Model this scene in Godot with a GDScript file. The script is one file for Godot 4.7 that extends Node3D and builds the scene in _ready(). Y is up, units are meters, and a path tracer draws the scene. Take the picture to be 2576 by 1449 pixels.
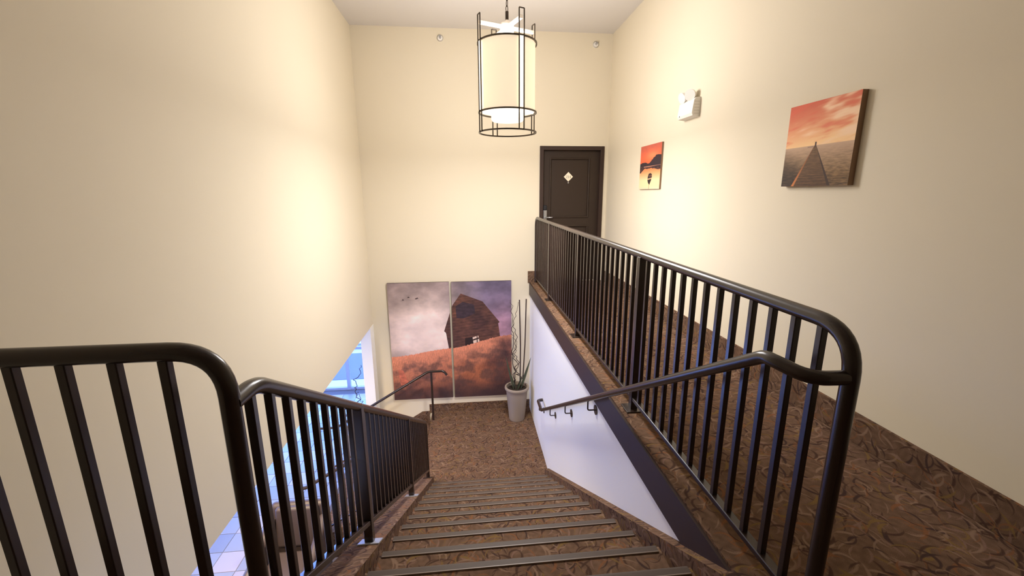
extends Node3D

const LAND := -2.3625        # landing height
const RISE := 0.181731
const RUN := 0.3055
const NOSE1 := -4.885        # z of the lowest nosing of the upper flight
const LOB := -3.4529         # lobby floor
const BACK := -7.088
const XR := 2.328
const XL := -1.669
const XS := 1.035            # stair side wall
const CEIL := 3.928
const GX := -0.63            # sloped guard line
const RX := 1.13             # corridor guard line

var M := {}
var used := {}

# ------------------------------------------------------------------ helpers
func mat(c: Color, rough := 0.8, metal := 0.0, spec := 0.5) -> StandardMaterial3D:
	var m := StandardMaterial3D.new()
	m.albedo_color = c
	m.roughness = rough
	m.metallic = metal
	m.metallic_specular = spec
	return m

func c8(r: float, g: float, b: float) -> Color:
	return Color(r / 255.0, g / 255.0, b / 255.0)

func numbered(n: String) -> String:
	if not used.has(n):
		used[n] = 0
		return n
	used[n] += 1
	return "%s_%03d" % [n, used[n]]

func tag(o: Node3D, label := "", category := "", group := "", kind := "") -> Node3D:
	if label: o.set_meta("label", label)
	if category: o.set_meta("category", category)
	if group: o.set_meta("group", group)
	if kind: o.set_meta("kind", kind)
	return o

func new_st() -> SurfaceTool:
	var st := SurfaceTool.new()
	st.begin(Mesh.PRIMITIVE_TRIANGLES)
	return st

func inst(called: String, mesh: Mesh, m: Material, parent: Node3D, xf := Transform3D()) -> MeshInstance3D:
	var o := MeshInstance3D.new()
	o.name = called if parent != self else numbered(called)
	o.mesh = mesh
	o.material_override = m
	o.transform = xf
	parent.add_child(o, true)
	return o

func obj(called: String, st: SurfaceTool, m: Material, parent: Node3D = self) -> MeshInstance3D:
	return inst(called, st.commit(), m, parent)

func thing(called: String, label: String, category: String, at := Vector3.ZERO, group := "", kind := "") -> Node3D:
	var o := Node3D.new()
	o.name = numbered(called)
	add_child(o)
	o.position = at
	tag(o, label, category, group, kind)
	return o

func struct(called: String, st: SurfaceTool, m: Material, label: String, category: String) -> MeshInstance3D:
	var o := obj(called, st, m)
	tag(o, label, category, "", "structure")
	return o

func tri(st: SurfaceTool, a: Vector3, b: Vector3, c: Vector3, na: Vector3, nb: Vector3, nc: Vector3, ua := Vector2.ZERO, ub := Vector2.ZERO, uc := Vector2.ZERO) -> void:
	if (b - a).cross(c - a).dot(na + nb + nc) > 0.0:
		var t := b; b = c; c = t
		t = nb; nb = nc; nc = t
		var u := ub; ub = uc; uc = u
	st.set_normal(na); st.set_uv(ua); st.add_vertex(a)
	st.set_normal(nb); st.set_uv(ub); st.add_vertex(b)
	st.set_normal(nc); st.set_uv(uc); st.add_vertex(c)

func quad(st: SurfaceTool, a: Vector3, b: Vector3, c: Vector3, d: Vector3, n: Vector3) -> void:
	tri(st, a, b, c, n, n, n, Vector2(0, 0), Vector2(1, 0), Vector2(1, 1))
	tri(st, a, c, d, n, n, n, Vector2(0, 0), Vector2(1, 1), Vector2(0, 1))

# box between two corners, in a frame
func bx(st: SurfaceTool, a: Vector3, b: Vector3, xf := Transform3D()) -> void:
	var lo := Vector3(minf(a.x, b.x), minf(a.y, b.y), minf(a.z, b.z))
	var hi := Vector3(maxf(a.x, b.x), maxf(a.y, b.y), maxf(a.z, b.z))
	var p := []
	for i in 8:
		p.append(xf * Vector3(hi.x if i & 1 else lo.x, hi.y if i & 2 else lo.y, hi.z if i & 4 else lo.z))
	var bs := xf.basis.orthonormalized()
	quad(st, p[0], p[2], p[6], p[4], -bs.x)
	quad(st, p[1], p[3], p[7], p[5], bs.x)
	quad(st, p[0], p[1], p[5], p[4], -bs.y)
	quad(st, p[2], p[3], p[7], p[6], bs.y)
	quad(st, p[0], p[1], p[3], p[2], -bs.z)
	quad(st, p[4], p[5], p[7], p[6], bs.z)

# rounded box: a superellipsoid-free chamfer; corners cut by r, smooth normals over the rounding
func rbox(st: SurfaceTool, a: Vector3, b: Vector3, r: float, xf := Transform3D(), seg := 2) -> void:
	var lo := Vector3(minf(a.x, b.x), minf(a.y, b.y), minf(a.z, b.z))
	var hi := Vector3(maxf(a.x, b.x), maxf(a.y, b.y), maxf(a.z, b.z))
	r = minf(r, minf(hi.x - lo.x, minf(hi.y - lo.y, hi.z - lo.z)) * 0.499)
	var c := (lo + hi) * 0.5
	var h := (hi - lo) * 0.5 - Vector3(r, r, r)
	var bs := xf.basis.orthonormalized()
	# sphere grid with the poles along y, stretched by h
	var nu := 4 * seg
	var rows := []
	for i in range(2 * seg + 2):
		var k := i if i <= seg else i - 1
		var lat := -PI / 2 + PI * k / (2.0 * seg)
		var sy := -1.0 if i <= seg else 1.0
		var row := []
		for j in range(nu + 4):
			var q := j / (seg + 1)
			var f := j % (seg + 1)
			var lon := PI / 2 * q + PI / 2 * f / float(seg)
			var n := Vector3(cos(lat) * cos(lon), sin(lat), cos(lat) * sin(lon))
			var sx := 1.0 if q == 0 or q == 3 else -1.0
			var sz := 1.0 if q < 2 else -1.0
			row.append([xf * (c + Vector3(sx * h.x, sy * h.y, sz * h.z) + n * r), bs * n])
		rows.append(row)
	var cols := nu + 4
	for i in range(rows.size() - 1):
		for j in range(cols):
			var A = rows[i][j]; var B = rows[i][(j + 1) % cols]; var C = rows[i + 1][(j + 1) % cols]; var D = rows[i + 1][j]
			tri(st, A[0], B[0], C[0], A[1], B[1], C[1])
			tri(st, A[0], C[0], D[0], A[1], C[1], D[1])
	for s in [0, rows.size() - 1]:
		var n2: Vector3 = bs * (Vector3.DOWN if s == 0 else Vector3.UP)
		quad(st, rows[s][0][0], rows[s][seg + 1][0], rows[s][2 * (seg + 1)][0], rows[s][3 * (seg + 1)][0], n2)

# rounds the corners of a polyline
func fillet(pts: Array, r: float, n := 6) -> Array:
	var out := [pts[0]]
	for i in range(1, pts.size() - 1):
		var p: Vector3 = pts[i]
		var a: Vector3 = pts[i - 1] - p
		var b: Vector3 = pts[i + 1] - p
		var d := minf(r, minf(a.length(), b.length()) * 0.49)
		var s := p + a.normalized() * d
		var e := p + b.normalized() * d
		for k in range(n + 1):
			var t := k / float(n)
			out.append(s * (1 - t) * (1 - t) + p * 2 * t * (1 - t) + e * t * t)
	out.append(pts[-1])
	return out

func tube(st: SurfaceTool, pts: Array, r, sides := 14, cap := true) -> void:
	var n := pts.size()
	var up := Vector3.UP
	var first: Vector3 = (pts[1] - pts[0]).normalized()
	if absf(first.dot(up)) > 0.9: up = Vector3.RIGHT
	var u := first.cross(up).normalized()
	var rings := []
	for i in n:
		var t: Vector3
		if i == 0: t = first
		elif i == n - 1: t = (pts[n - 1] - pts[n - 2]).normalized()
		else: t = ((pts[i] - pts[i - 1]).normalized() + (pts[i + 1] - pts[i]).normalized()).normalized()
		u = (u - t * u.dot(t)).normalized()
		var v := t.cross(u)
		var rad: float = r[i] if r is Array else r
		var ring := []
		for k in sides:
			var a := TAU * k / sides
			var nn := u * cos(a) + v * sin(a)
			ring.append([pts[i] + nn * rad, nn])
		rings.append(ring)
	for i in range(n - 1):
		for k in sides:
			var A = rings[i][k]; var B = rings[i][(k + 1) % sides]; var C = rings[i + 1][(k + 1) % sides]; var D = rings[i + 1][k]
			tri(st, A[0], B[0], C[0], A[1], B[1], C[1])
			tri(st, A[0], C[0], D[0], A[1], C[1], D[1])
	if cap:
		for e in [0, n - 1]:
			var nn: Vector3 = (pts[0] - pts[1]).normalized() if e == 0 else (pts[n - 1] - pts[n - 2]).normalized()
			for k in range(1, sides - 1):
				tri(st, rings[e][0][0], rings[e][k][0], rings[e][k + 1][0], nn, nn, nn)

# profile: [[radius, y], ...] from bottom to top or along a section, turned round y at the place c
func lathe(st: SurfaceTool, prof: Array, c: Vector3, seg := 32, smooth := true) -> void:
	for i in range(prof.size() - 1):
		var r0: float = prof[i][0]; var y0: float = prof[i][1]
		var r1: float = prof[i + 1][0]; var y1: float = prof[i + 1][1]
		if absf(r0 - r1) + absf(y0 - y1) < 1e-6: continue
		var d := Vector2(r1 - r0, y1 - y0).normalized()
		var n := Vector2(d.y, -d.x)
		for k in seg:
			var a0 := TAU * k / seg
			var a1 := TAU * (k + 1) / seg
			var e0 := Vector3(cos(a0), 0, sin(a0))
			var e1 := Vector3(cos(a1), 0, sin(a1))
			var up := Vector3(0, n.y, 0)
			var n0 := e0 * n.x + up
			var n1 := e1 * n.x + up
			if not smooth:
				n0 = ((e0 + e1).normalized() * n.x + up); n1 = n0
			var A := c + e0 * r0 + Vector3(0, y0, 0); var B := c + e1 * r0 + Vector3(0, y0, 0)
			var C := c + e1 * r1 + Vector3(0, y1, 0); var D := c + e0 * r1 + Vector3(0, y1, 0)
			if r0 > 1e-6: tri(st, A, B, C, n0, n1, n1)
			if r1 > 1e-6: tri(st, A, C, D, n0, n1, n0)

# a polygon in the plane of two axes, pushed along a third
func prism(st: SurfaceTool, poly: PackedVector2Array, o: Vector3, ax: Vector3, ay: Vector3, depth: Vector3) -> void:
	var idx := Geometry2D.triangulate_polygon(poly)
	var dn := depth.normalized()
	for i in range(0, idx.size(), 3):
		var a := o + ax * poly[idx[i]].x + ay * poly[idx[i]].y
		var b := o + ax * poly[idx[i + 1]].x + ay * poly[idx[i + 1]].y
		var c := o + ax * poly[idx[i + 2]].x + ay * poly[idx[i + 2]].y
		tri(st, a, b, c, -dn, -dn, -dn)
		tri(st, a + depth, b + depth, c + depth, dn, dn, dn)
	var area := 0.0
	for i in poly.size():
		var p := poly[i]; var q := poly[(i + 1) % poly.size()]
		area += p.x * q.y - q.x * p.y
	for i in poly.size():
		var p := poly[i]; var q := poly[(i + 1) % poly.size()]
		var e := q - p
		if e.length() < 1e-6: continue
		var n2 := Vector2(e.y, -e.x).normalized() * (1.0 if area > 0 else -1.0)
		var n := (ax * n2.x + ay * n2.y).normalized()
		var a := o + ax * p.x + ay * p.y
		var b := o + ax * q.x + ay * q.y
		quad(st, a, b, b + depth, a + depth, n)

func nose_y(z: float) -> float:            # height of the line through the nosings of the upper flight
	return LAND + RISE * (1.0 + (z - NOSE1) / RUN)

func tilt_y(o: Vector3, axis: Vector3, ang: float) -> Transform3D:
	return Transform3D(Basis(axis, ang), o)

# ------------------------------------------------------------------ pictures and patterns
func noise(seed_: int, freq: float, oct := 3) -> FastNoiseLite:
	var n := FastNoiseLite.new()
	n.noise_type = FastNoiseLite.TYPE_SIMPLEX_SMOOTH
	n.seed = seed_
	n.frequency = freq
	n.fractal_octaves = oct
	return n

func carpet_texture() -> ImageTexture:
	var S := 1024
	var im := Image.create(S, S, false, Image.FORMAT_RGB8)
	var nz := noise(5, 0.02, 2)
	nz.fractal_type = FastNoiseLite.FRACTAL_NONE
	var base := nz.get_seamless_image(S, S)
	var fine := noise(9, 0.25, 1).get_seamless_image(S, S)
	var d := base.get_data(); var f := fine.get_data()
	var px := PackedByteArray()
	px.resize(S * S * 3)
	var bpp := d.size() / (S * S)
	var fpp := f.size() / (S * S)
	for i in S * S:
		var t := d[i * bpp] / 255.0
		var g := 0.86 + 0.28 * f[i * fpp] / 255.0
		px[i * 3] = int(clampf((104 + 22 * t) * g, 0, 255))
		px[i * 3 + 1] = int(clampf((82 + 18 * t) * g, 0, 255))
		px[i * 3 + 2] = int(clampf((66 + 16 * t) * g, 0, 255))
	var rng := RandomNumberGenerator.new()
	rng.seed = 77
	var tones := [[[146, 120, 100], 5], [[136, 94, 66], 3], [[132, 106, 66], 3], [[82, 62, 52], 5], [[136, 108, 94], 3], [[74, 58, 54], 3]]
	var bag := []
	for t in tones:
		for k in t[1]: bag.append(t[0])
	for k in 430:
		var col = bag[rng.randi() % bag.size()]
		var p := Vector2(rng.randf() * S, rng.randf() * S)
		var a := rng.randf() * TAU
		var turn := rng.randf_range(0.004, 0.012) * (1 if rng.randf() < 0.5 else -1)
		var grow := rng.randf_range(1.01, 1.04)
		var w0 := rng.randf_range(4.5, 12.0)
		var steps := rng.randi_range(24, 46)
		for s in steps:
			var w := w0 * sin(PI * (s + 1.5) / (steps + 2.0))
			var r := int(ceil(w))
			for yy in range(-r, r + 1):
				for xx in range(-r, r + 1):
					if xx * xx + yy * yy > w * w: continue
					var ix := posmod(int(p.x) + xx, S); var iy := posmod(int(p.y) + yy, S)
					var at := (iy * S + ix) * 3
					var g := 0.88 + 0.24 * f[(iy * S + ix) * fpp] / 255.0
					var q := 0.5 * (1.0 - (xx * xx + yy * yy) / (w * w + 0.01)) + 0.12
					for ch in 3:
						px[at + ch] = int(clampf(lerpf(px[at + ch], col[ch] * g, q), 0, 255))
			p += Vector2(cos(a), sin(a)) * 4.2
			a += turn * 4.2
			turn *= grow
	im.set_data(S, S, false, Image.FORMAT_RGB8, px)
	return ImageTexture.create_from_image(im)

func lerp3(a: Color, b: Color, t: float) -> Color:
	return a.lerp(b, clampf(t, 0.0, 1.0))

func inside(p: Vector2, poly: PackedVector2Array) -> bool:
	return Geometry2D.is_point_in_polygon(p, poly)

# the barn picture, from u0 to u1 of its whole width
func barn_texture(u0: float, u1: float) -> ImageTexture:
	var W := 400; var H := 800
	var im := Image.create(W, H, false, Image.FORMAT_RGB8)
	var n1 := noise(3, 3.0, 4); var n2 := noise(8, 14.0, 3); var n3 := noise(21, 60.0, 2)
	var barn := PackedVector2Array([Vector2(.455, .425), Vector2(.44, .41), Vector2(.515, .19), Vector2(.585, .095), Vector2(.76, .165), Vector2(.90, .345), Vector2(.888, .355), Vector2(.905, .49), Vector2(.475, .565)])
	var loft := PackedVector2Array([Vector2(.545, .30), Vector2(.54, .2), Vector2(.60, .165), Vector2(.69, .19), Vector2(.70, .265), Vector2(.60, .305)])
	var gate := PackedVector2Array([Vector2(.672, .47), Vector2(.72, .455), Vector2(.732, .515), Vector2(.68, .53)])
	var dark := PackedVector2Array([Vector2(.61, .475), Vector2(.672, .465), Vector2(.68, .53), Vector2(.61, .54)])
	var flag := PackedVector2Array([Vector2(.045, .73), Vector2(.085, .735), Vector2(.135, .87), Vector2(.06, .865)])
	for y in H:
		var v := y / float(H)
		for x in W:
			var u := u0 + (u1 - u0) * x / float(W)
			var p := Vector2(u, v)
			var a := n1.get_noise_2d(u, v * 1.2); var b := n2.get_noise_2d(u, v * 2.0); var c := n3.get_noise_2d(u, v)
			# sky: dim purple grey with a pale glow left of the barn
			var sky := lerp3(c8(140, 122, 122), c8(104, 92, 116), (u - 0.45) * 3.0)
			var glow := exp(-(pow((u - 0.27) / 0.34, 2) + pow((v - 0.42) / 0.27, 2)))
			var glow2 := exp(-(pow((u - 0.93) / 0.16, 2) + pow((v - 0.40) / 0.2, 2)))
			sky = lerp3(sky, c8(255, 228, 216), glow * 1.35)
			sky = lerp3(sky, c8(196, 146, 164), glow2 * 0.85)
			sky = sky * (1.0 + (n1.get_noise_2d(u * 1.3 + 3.0, v * 1.7) * 0.30 + b * 0.05) * (1.0 - 0.75 * glow))
			var col := sky
			# hill
			var line := 0.615 - 0.055 * smoothstep(0.0, 0.5, u) - 0.10 * smoothstep(0.45, 1.0, u) + c * 0.006
			if v > line:
				var dd := v - line
				var g := lerp3(c8(232, 146, 112), c8(150, 90, 68), dd * 2.6)
				g = lerp3(g, c8(68, 44, 46), (dd - 0.2) * 2.2 + (u - 0.5) * 0.9 + a * 1.1)
				g = lerp3(g, c8(190, 108, 70), clampf(0.75 * exp(-pow((u - 0.7) / 0.2, 2) - pow((v - 0.8) / 0.12, 2)) + b * 0.12, 0, 1))
				g = lerp3(g, c8(84, 60, 58), clampf(n1.get_noise_2d(u * 1.6 + 5.0, v * 2.6) * 1.3 + n2.get_noise_2d(u * 0.8, v * 0.5) * 0.5 + 0.12, 0, 0.62) * smoothstep(0.02, 0.12, dd))
				g = g * (1.0 + 0.13 * n3.get_noise_2d(u * 2.6 + v * 0.5, v * 0.25))
				g = lerp3(g, c8(62, 42, 44), smoothstep(0.80, 1.02, v) * 0.75)
				col = g * (1.0 + c * 0.05)
			elif inside(p, barn):
				col = lerp3(c8(82, 52, 48), c8(124, 78, 60), a + 0.4) * (0.95 + 0.06 * sin(v * 260.0 + u * 30.0) + b * 0.25)
				if p.y < 0.36 - 0.16 * (p.x - 0.5): col = col * 0.95
				if inside(p, loft): col = c8(60, 44, 52) * (1.0 + b * 0.3)
				if inside(p, dark): col = c8(44, 26, 26)
				if inside(p, gate):
					col = c8(236, 206, 186)
					if absf(v - 0.485 + (u - .7) * .3) < 0.006 or absf(u - 0.71) < 0.004: col = c8(56, 34, 30)
			if inside(p, flag): col = c8(196, 108, 84) * (1.0 + b * 0.25)
			for q in [Vector2(.165, .115), Vector2(.225, .128), Vector2(.235, .124), Vector2(.12, .135)]:
				var e: Vector2 = p - q
				if absf(e.x) < 0.007 and absf(e.y - absf(e.x) * 0.6) < 0.004: col = c8(60, 46, 48)
			im.set_pixel(x, y, col)
	return ImageTexture.create_from_image(im)

func pier_texture() -> ImageTexture:
	var S := 420
	var im := Image.create(S, S, false, Image.FORMAT_RGB8)
	var n1 := noise(31, 2.2, 3); var n2 := noise(32, 12.0, 3)
	for y in S:
		var v := y / float(S)
		for x in S:
			var u := x / float(S)
			var a := n1.get_noise_2d(u * 0.7, (v + u * 0.12) * 3.2); var b := n2.get_noise_2d(u * 0.6, v * 3.0)
			var col: Color
			if v < 0.515:
				col = lerp3(c8(214, 104, 76), c8(250, 206, 150), v * 2.1 + u * 0.25 - 0.12)
				col = lerp3(col, c8(252, 214, 176), smoothstep(0.0, 0.75, a * 0.9 + (u - 0.35) * 1.0 - absf(v - 0.24) * 0.8))
				col = lerp3(col, c8(226, 108, 80), smoothstep(0.0, 0.55, -a * 0.8 + 0.5 * (0.3 - v) + 0.25 * (0.4 - u)) * 0.7)
			else:
				var t := (v - 0.515) / 0.485
				col = lerp3(c8(196, 164, 136), c8(120, 92, 58), t * 1.3)
				col = lerp3(col, c8(60, 46, 34), smoothstep(0.2, 1.1, t + (0.35 - u) * 0.9) * 0.9)
				col = col * (1.0 + b * 0.5 * t)
				var half := lerpf(0.012, 0.30, t)
				var mid := lerpf(0.475, 0.47, t)
				var e := (u - mid) / half
				if absf(e) < 1.0:
					var plank := 0.5 + 0.5 * sin(80.0 / (0.12 + t))
					col = lerp3(c8(122, 92, 62), c8(94, 66, 40), t) * (0.86 + 0.2 * plank + b * 0.2)
					if e < -0.86: col = lerp3(c8(120, 76, 50), c8(206, 128, 70), t)
					if e > 0.86: col = c8(66, 46, 34)
			if absf(u - 0.478) < 0.012 and v > 0.475 and v < 0.535: col = c8(84, 60, 52)
			if absf(v - 0.53) < 0.005 and u > 0.36 and u < 0.45: col = c8(150, 118, 104)
			im.set_pixel(x, y, col)
	return ImageTexture.create_from_image(im)

func boat_texture() -> ImageTexture:
	var S := 256
	var im := Image.create(S, S, false, Image.FORMAT_RGB8)
	var n1 := noise(41, 5.0, 3); var n2 := noise(42, 16.0, 2)
	var boat := PackedVector2Array([Vector2(.43, .72), Vector2(.47, .645), Vector2(.56, .635), Vector2(.62, .66), Vector2(.63, .72), Vector2(.60, .80), Vector2(.53, .90), Vector2(.46, .86), Vector2(.42, .79)])
	for y in S:
		var v := y / float(S)
		for x in S:
			var u := x / float(S)
			var a := n1.get_noise_2d(u, v * 2.0); var b := n2.get_noise_2d(u * 0.5, v)
			var col: Color
			if v < 0.47:
				col = lerp3(c8(196, 96, 76), c8(248, 104, 60), v * 2.4 + a * 0.2)
				col = lerp3(col, c8(255, 160, 104), exp(-pow((u - 0.6) / 0.3, 2) - pow((v - 0.24) / 0.1, 2)) * 0.6)
				var ridge := 0.40 - 0.13 * smoothstep(0.35, 0.8, u) - 0.02 * sin(u * 9.0) + a * 0.02
				if v > ridge: col = c8(50, 34, 40)
			else:
				col = lerp3(c8(238, 122, 66), c8(255, 214, 164), (v - 0.5) * 3.4)
				col = lerp3(col, c8(226, 206, 172), smoothstep(0.92, 1.0, v))
				var shade := 0.53 + 0.10 * smoothstep(0.25, 0.0, u) + 0.04 * smoothstep(0.5, 1.0, u) + a * 0.02
				if v < shade: col = lerp3(c8(58, 38, 40), c8(150, 82, 56), b * 0.7)
				if absf(v - 0.475 - 0.008 * sin(u * 5.0)) < 0.012 and u > 0.2: col = c8(176, 120, 96)
			if inside(Vector2(u, v), boat):
				col = c8(52, 36, 36) * (1.0 + b * 0.5)
				if absf(v - 0.765 + (u - .5) * .1) < 0.016: col = c8(196, 160, 120)
				if absf(v - 0.70) < 0.012 and u > .48: col = c8(128, 84, 62)
			if v > 0.89 and absf(u - 0.515 + (v - .9) * .1) < 0.008: col = c8(160, 120, 90)
			im.set_pixel(x, y, col)
	return ImageTexture.create_from_image(im)

func print_mat(t: Texture2D) -> StandardMaterial3D:
	var m := mat(Color.WHITE, 0.75)
	m.albedo_texture = t
	return m

# ------------------------------------------------------------------ scene
func _ready() -> void:
	# camera
	var cam := Camera3D.new()
	cam.name = "camera"
	cam.position = Vector3(0, 1.5, 0)
	cam.rotation = Vector3(-0.2211, -0.1013, -0.0041)
	cam.fov = 68.777
	cam.near = 0.05
	cam.far = 200.0
	cam.current = true
	add_child(cam)
	# sky and exposure
	var sm := ProceduralSkyMaterial.new()
	sm.sky_top_color = Color(0.42, 0.60, 1.0)
	sm.sky_horizon_color = Color(0.78, 0.87, 1.0)
	sm.ground_bottom_color = Color(0.5, 0.6, 0.8)
	sm.ground_horizon_color = Color(0.7, 0.8, 1.0)
	sm.sky_energy_multiplier = 2.2
	var sky := Sky.new(); sky.sky_material = sm
	var env := Environment.new()
	env.background_mode = Environment.BG_SKY
	env.sky = sky
	env.tonemap_mode = Environment.TONE_MAPPER_LINEAR
	env.tonemap_exposure = 1.0
	env.sdfgi_enabled = true; env.ssao_enabled = true; env.ssil_enabled = true
	var we := WorldEnvironment.new(); we.name = "environment"; we.environment = env
	add_child(we)
	# daylight through the lobby glazing
	area("daylight_front", Vector3(-4.4, -2.05, -10.2), Vector3(0, 0, 1), Vector2(4.6, 2.5), Color(0.40, 0.59, 1.0), 25.0)
	area("unseen_side_daylight", Vector3(-6.8, -2.05, -6.0), Vector3(1, 0, 0), Vector2(4.6, 2.5), Color(0.40, 0.59, 1.0), 14.0)  # from glazing out of view, placed to light the lobby floor

	materials()
	shell()
	upper_stairs()
	lower_stairs()
	lobby()
	guards()
	pendant()
	corridor_door()
	pictures()
	fittings()
	plants()
	armchair()
	outside()

func area(called: String, at: Vector3, dir: Vector3, size: Vector2, col: Color, energy: float, parent: Node3D = self) -> void:
	var l := AreaLight3D.new()
	l.name = called
	l.area_size = size
	l.light_color = col
	l.light_energy = energy
	l.shadow_enabled = true
	l.set("area_range", 30.0)
	var z := -dir.normalized()
	var up := Vector3.UP if absf(z.y) < 0.9 else Vector3.RIGHT
	var x := up.cross(z).normalized()
	l.transform = Transform3D(Basis(x, z.cross(x), z), at)
	parent.add_child(l, true)

func materials() -> void:
	M.paint = mat(c8(228, 217, 193), 0.7, 0, 0.3)
	M.white = mat(c8(250, 247, 240), 0.6, 0, 0.35)
	M.ceil = mat(c8(222, 217, 211), 0.9, 0, 0.2)
	var ct := carpet_texture()
	M.carpet = mat(c8(240, 238, 236), 0.95, 0, 0.15)
	M.carpet.albedo_texture = ct
	M.carpet.uv1_triplanar = true; M.carpet.uv1_world_triplanar = true
	M.carpet.uv1_scale = Vector3(1.15, 1.15, 1.15)
	M.carpet.uv1_triplanar_sharpness = 8.0
	M.metal = mat(c8(46, 34, 29), 0.27, 0.0, 0.55)
	M.trim = mat(c8(56, 41, 36), 0.45, 0, 0.4)
	M.strip = mat(c8(88, 75, 66), 0.55, 0, 0.35)
	M.stripedge = mat(c8(134, 118, 105), 0.4, 0, 0.5)
	M.door = mat(c8(53, 40, 30), 0.5, 0, 0.4)
	M.frame = mat(c8(58, 42, 34), 0.5, 0, 0.4)
	M.bronze = mat(c8(74, 64, 54), 0.35, 0.6)
	M.tile_a = mat(c8(140, 140, 146), 0.22, 0, 0.5)
	M.tile_b = mat(c8(164, 154, 156), 0.22, 0, 0.5)
	M.tile_c = mat(c8(126, 128, 138), 0.22, 0, 0.5)
	M.grout = mat(c8(108, 106, 110), 0.8)
	M.plastic = mat(c8(240, 236, 228), 0.4)
	M.steel = mat(c8(190, 190, 190), 0.3, 0.8)
	M.canvas_edge = mat(c8(150, 120, 96), 0.85)
	M.alu = mat(c8(176, 178, 190), 0.4, 0.3)
	M.glass = mat(Color(1, 1, 1, 0.06), 0.0)
	M.glass.transparency = BaseMaterial3D.TRANSPARENCY_ALPHA
	M.black = mat(c8(26, 24, 26), 0.5)

# ------------------------------------------------------------------ the shell
func shell() -> void:
	var st := new_st()
	# upper floor: the head of the stairs and the corridor along the right wall, one carpeted L
	bx(st, Vector3(XL, -0.24, -1.2), Vector3(XS, 0, 6.0))
	bx(st, Vector3(XS, -0.24, BACK), Vector3(XR, 0, 6.0))
	struct("floor", st, M.carpet, "brown swirl-patterned carpet of the upper corridor beside the dark guard railing", "floor")
	st = new_st()
	bx(st, Vector3(-0.745, LAND - 0.25, BACK), Vector3(XS, LAND, NOSE1 + 0.03))
	struct("floor_landing", st, M.carpet, "carpeted landing at the foot of the stairs under the barn picture", "landing")
	# walls
	st = new_st()
	bx(st, Vector3(XR, -0.3, BACK - 0.2), Vector3(XR + 0.2, CEIL + 0.2, 6.2))
	struct("wall_right", st, M.paint, "cream wall on the right with the two sunset canvases", "wall")
	st = new_st()
	bx(st, Vector3(XL - 0.2, -0.669, BACK - 0.2), Vector3(XL, CEIL + 0.2, 6.2))
	struct("wall_left", st, M.paint, "tall bare cream wall on the left that stops above the lobby", "wall")
	st = new_st()   # back wall with the hole of the door (x 1.24..2.21, y 0..2.20)
	bx(st, Vector3(XL - 0.0, LOB, BACK - 0.2), Vector3(1.23, CEIL + 0.2, BACK))
	bx(st, Vector3(1.23, 2.21, BACK - 0.2), Vector3(2.22, CEIL + 0.2, BACK))
	bx(st, Vector3(2.22, -0.3, BACK - 0.2), Vector3(XR, CEIL + 0.2, BACK))
	bx(st, Vector3(1.23, LOB, BACK - 0.2), Vector3(XR, 0.0, BACK))
	struct("wall_back", st, M.paint, "cream end wall with the dark door and the barn picture", "wall")
	st = new_st()
	bx(st, Vector3(XL - 0.165, LOB, BACK - 0.2), Vector3(XL + 0.005, -0.669, BACK + 0.24))
	struct("wall_pier", st, M.white, "narrow white pier below the left wall beside the lobby glazing", "wall")
	st = new_st()
	bx(st, Vector3(XL - 0.2, -0.3, 6.0), Vector3(XR + 0.2, CEIL + 0.2, 6.2))  # out of view, set far back so less light bounces near the camera
	struct("wall_front_unseen", st, M.paint, "unseen cream wall behind the viewer, set far back to dim the near hall", "wall")
	st = new_st()
	bx(st, Vector3(XS, LOB, BACK), Vector3(XS + 0.15, -0.24, -0.6))
	struct("wall_stair", st, M.white, "white wall under the corridor edge with the bracketed handrail", "wall")
	st = new_st()
	bx(st, Vector3(XL - 0.2, CEIL, BACK - 0.2), Vector3(XR + 0.2, CEIL + 0.2, 6.2))
	struct("ceiling", st, M.ceil, "plain pale ceiling above the pendant lamp", "ceiling")
	# fascia and baseboards
	st = new_st()
	bx(st, Vector3(XS - 0.016, -0.222, BACK), Vector3(XS + 0.002, -0.012, -1.24))
	struct("trim_1", st, M.trim, "dark brown fascia board along the edge of the corridor floor", "fascia")
	st = new_st()
	rbox(st, Vector3(XR - 0.014, 0, BACK), Vector3(XR + 0.004, 0.188, 6.0), 0.004)
	struct("baseboard_right", st, M.carpet, "carpet baseboard along the foot of the right wall", "baseboard")
	st = new_st()
	bx(st, Vector3(0.995, -0.012, BACK), Vector3(1.19, 0.19, BACK + 0.014))
	struct("baseboard_back", st, M.carpet, "short carpet baseboard between the door frame and the corridor edge", "baseboard")
	st = new_st()
	bx(st, Vector3(-0.79, LAND - 0.02, BACK), Vector3(XS, LAND + 0.145, BACK + 0.014))
	struct("baseboard_landing", st, M.carpet, "carpet baseboard under the barn picture on the landing", "baseboard")

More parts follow.
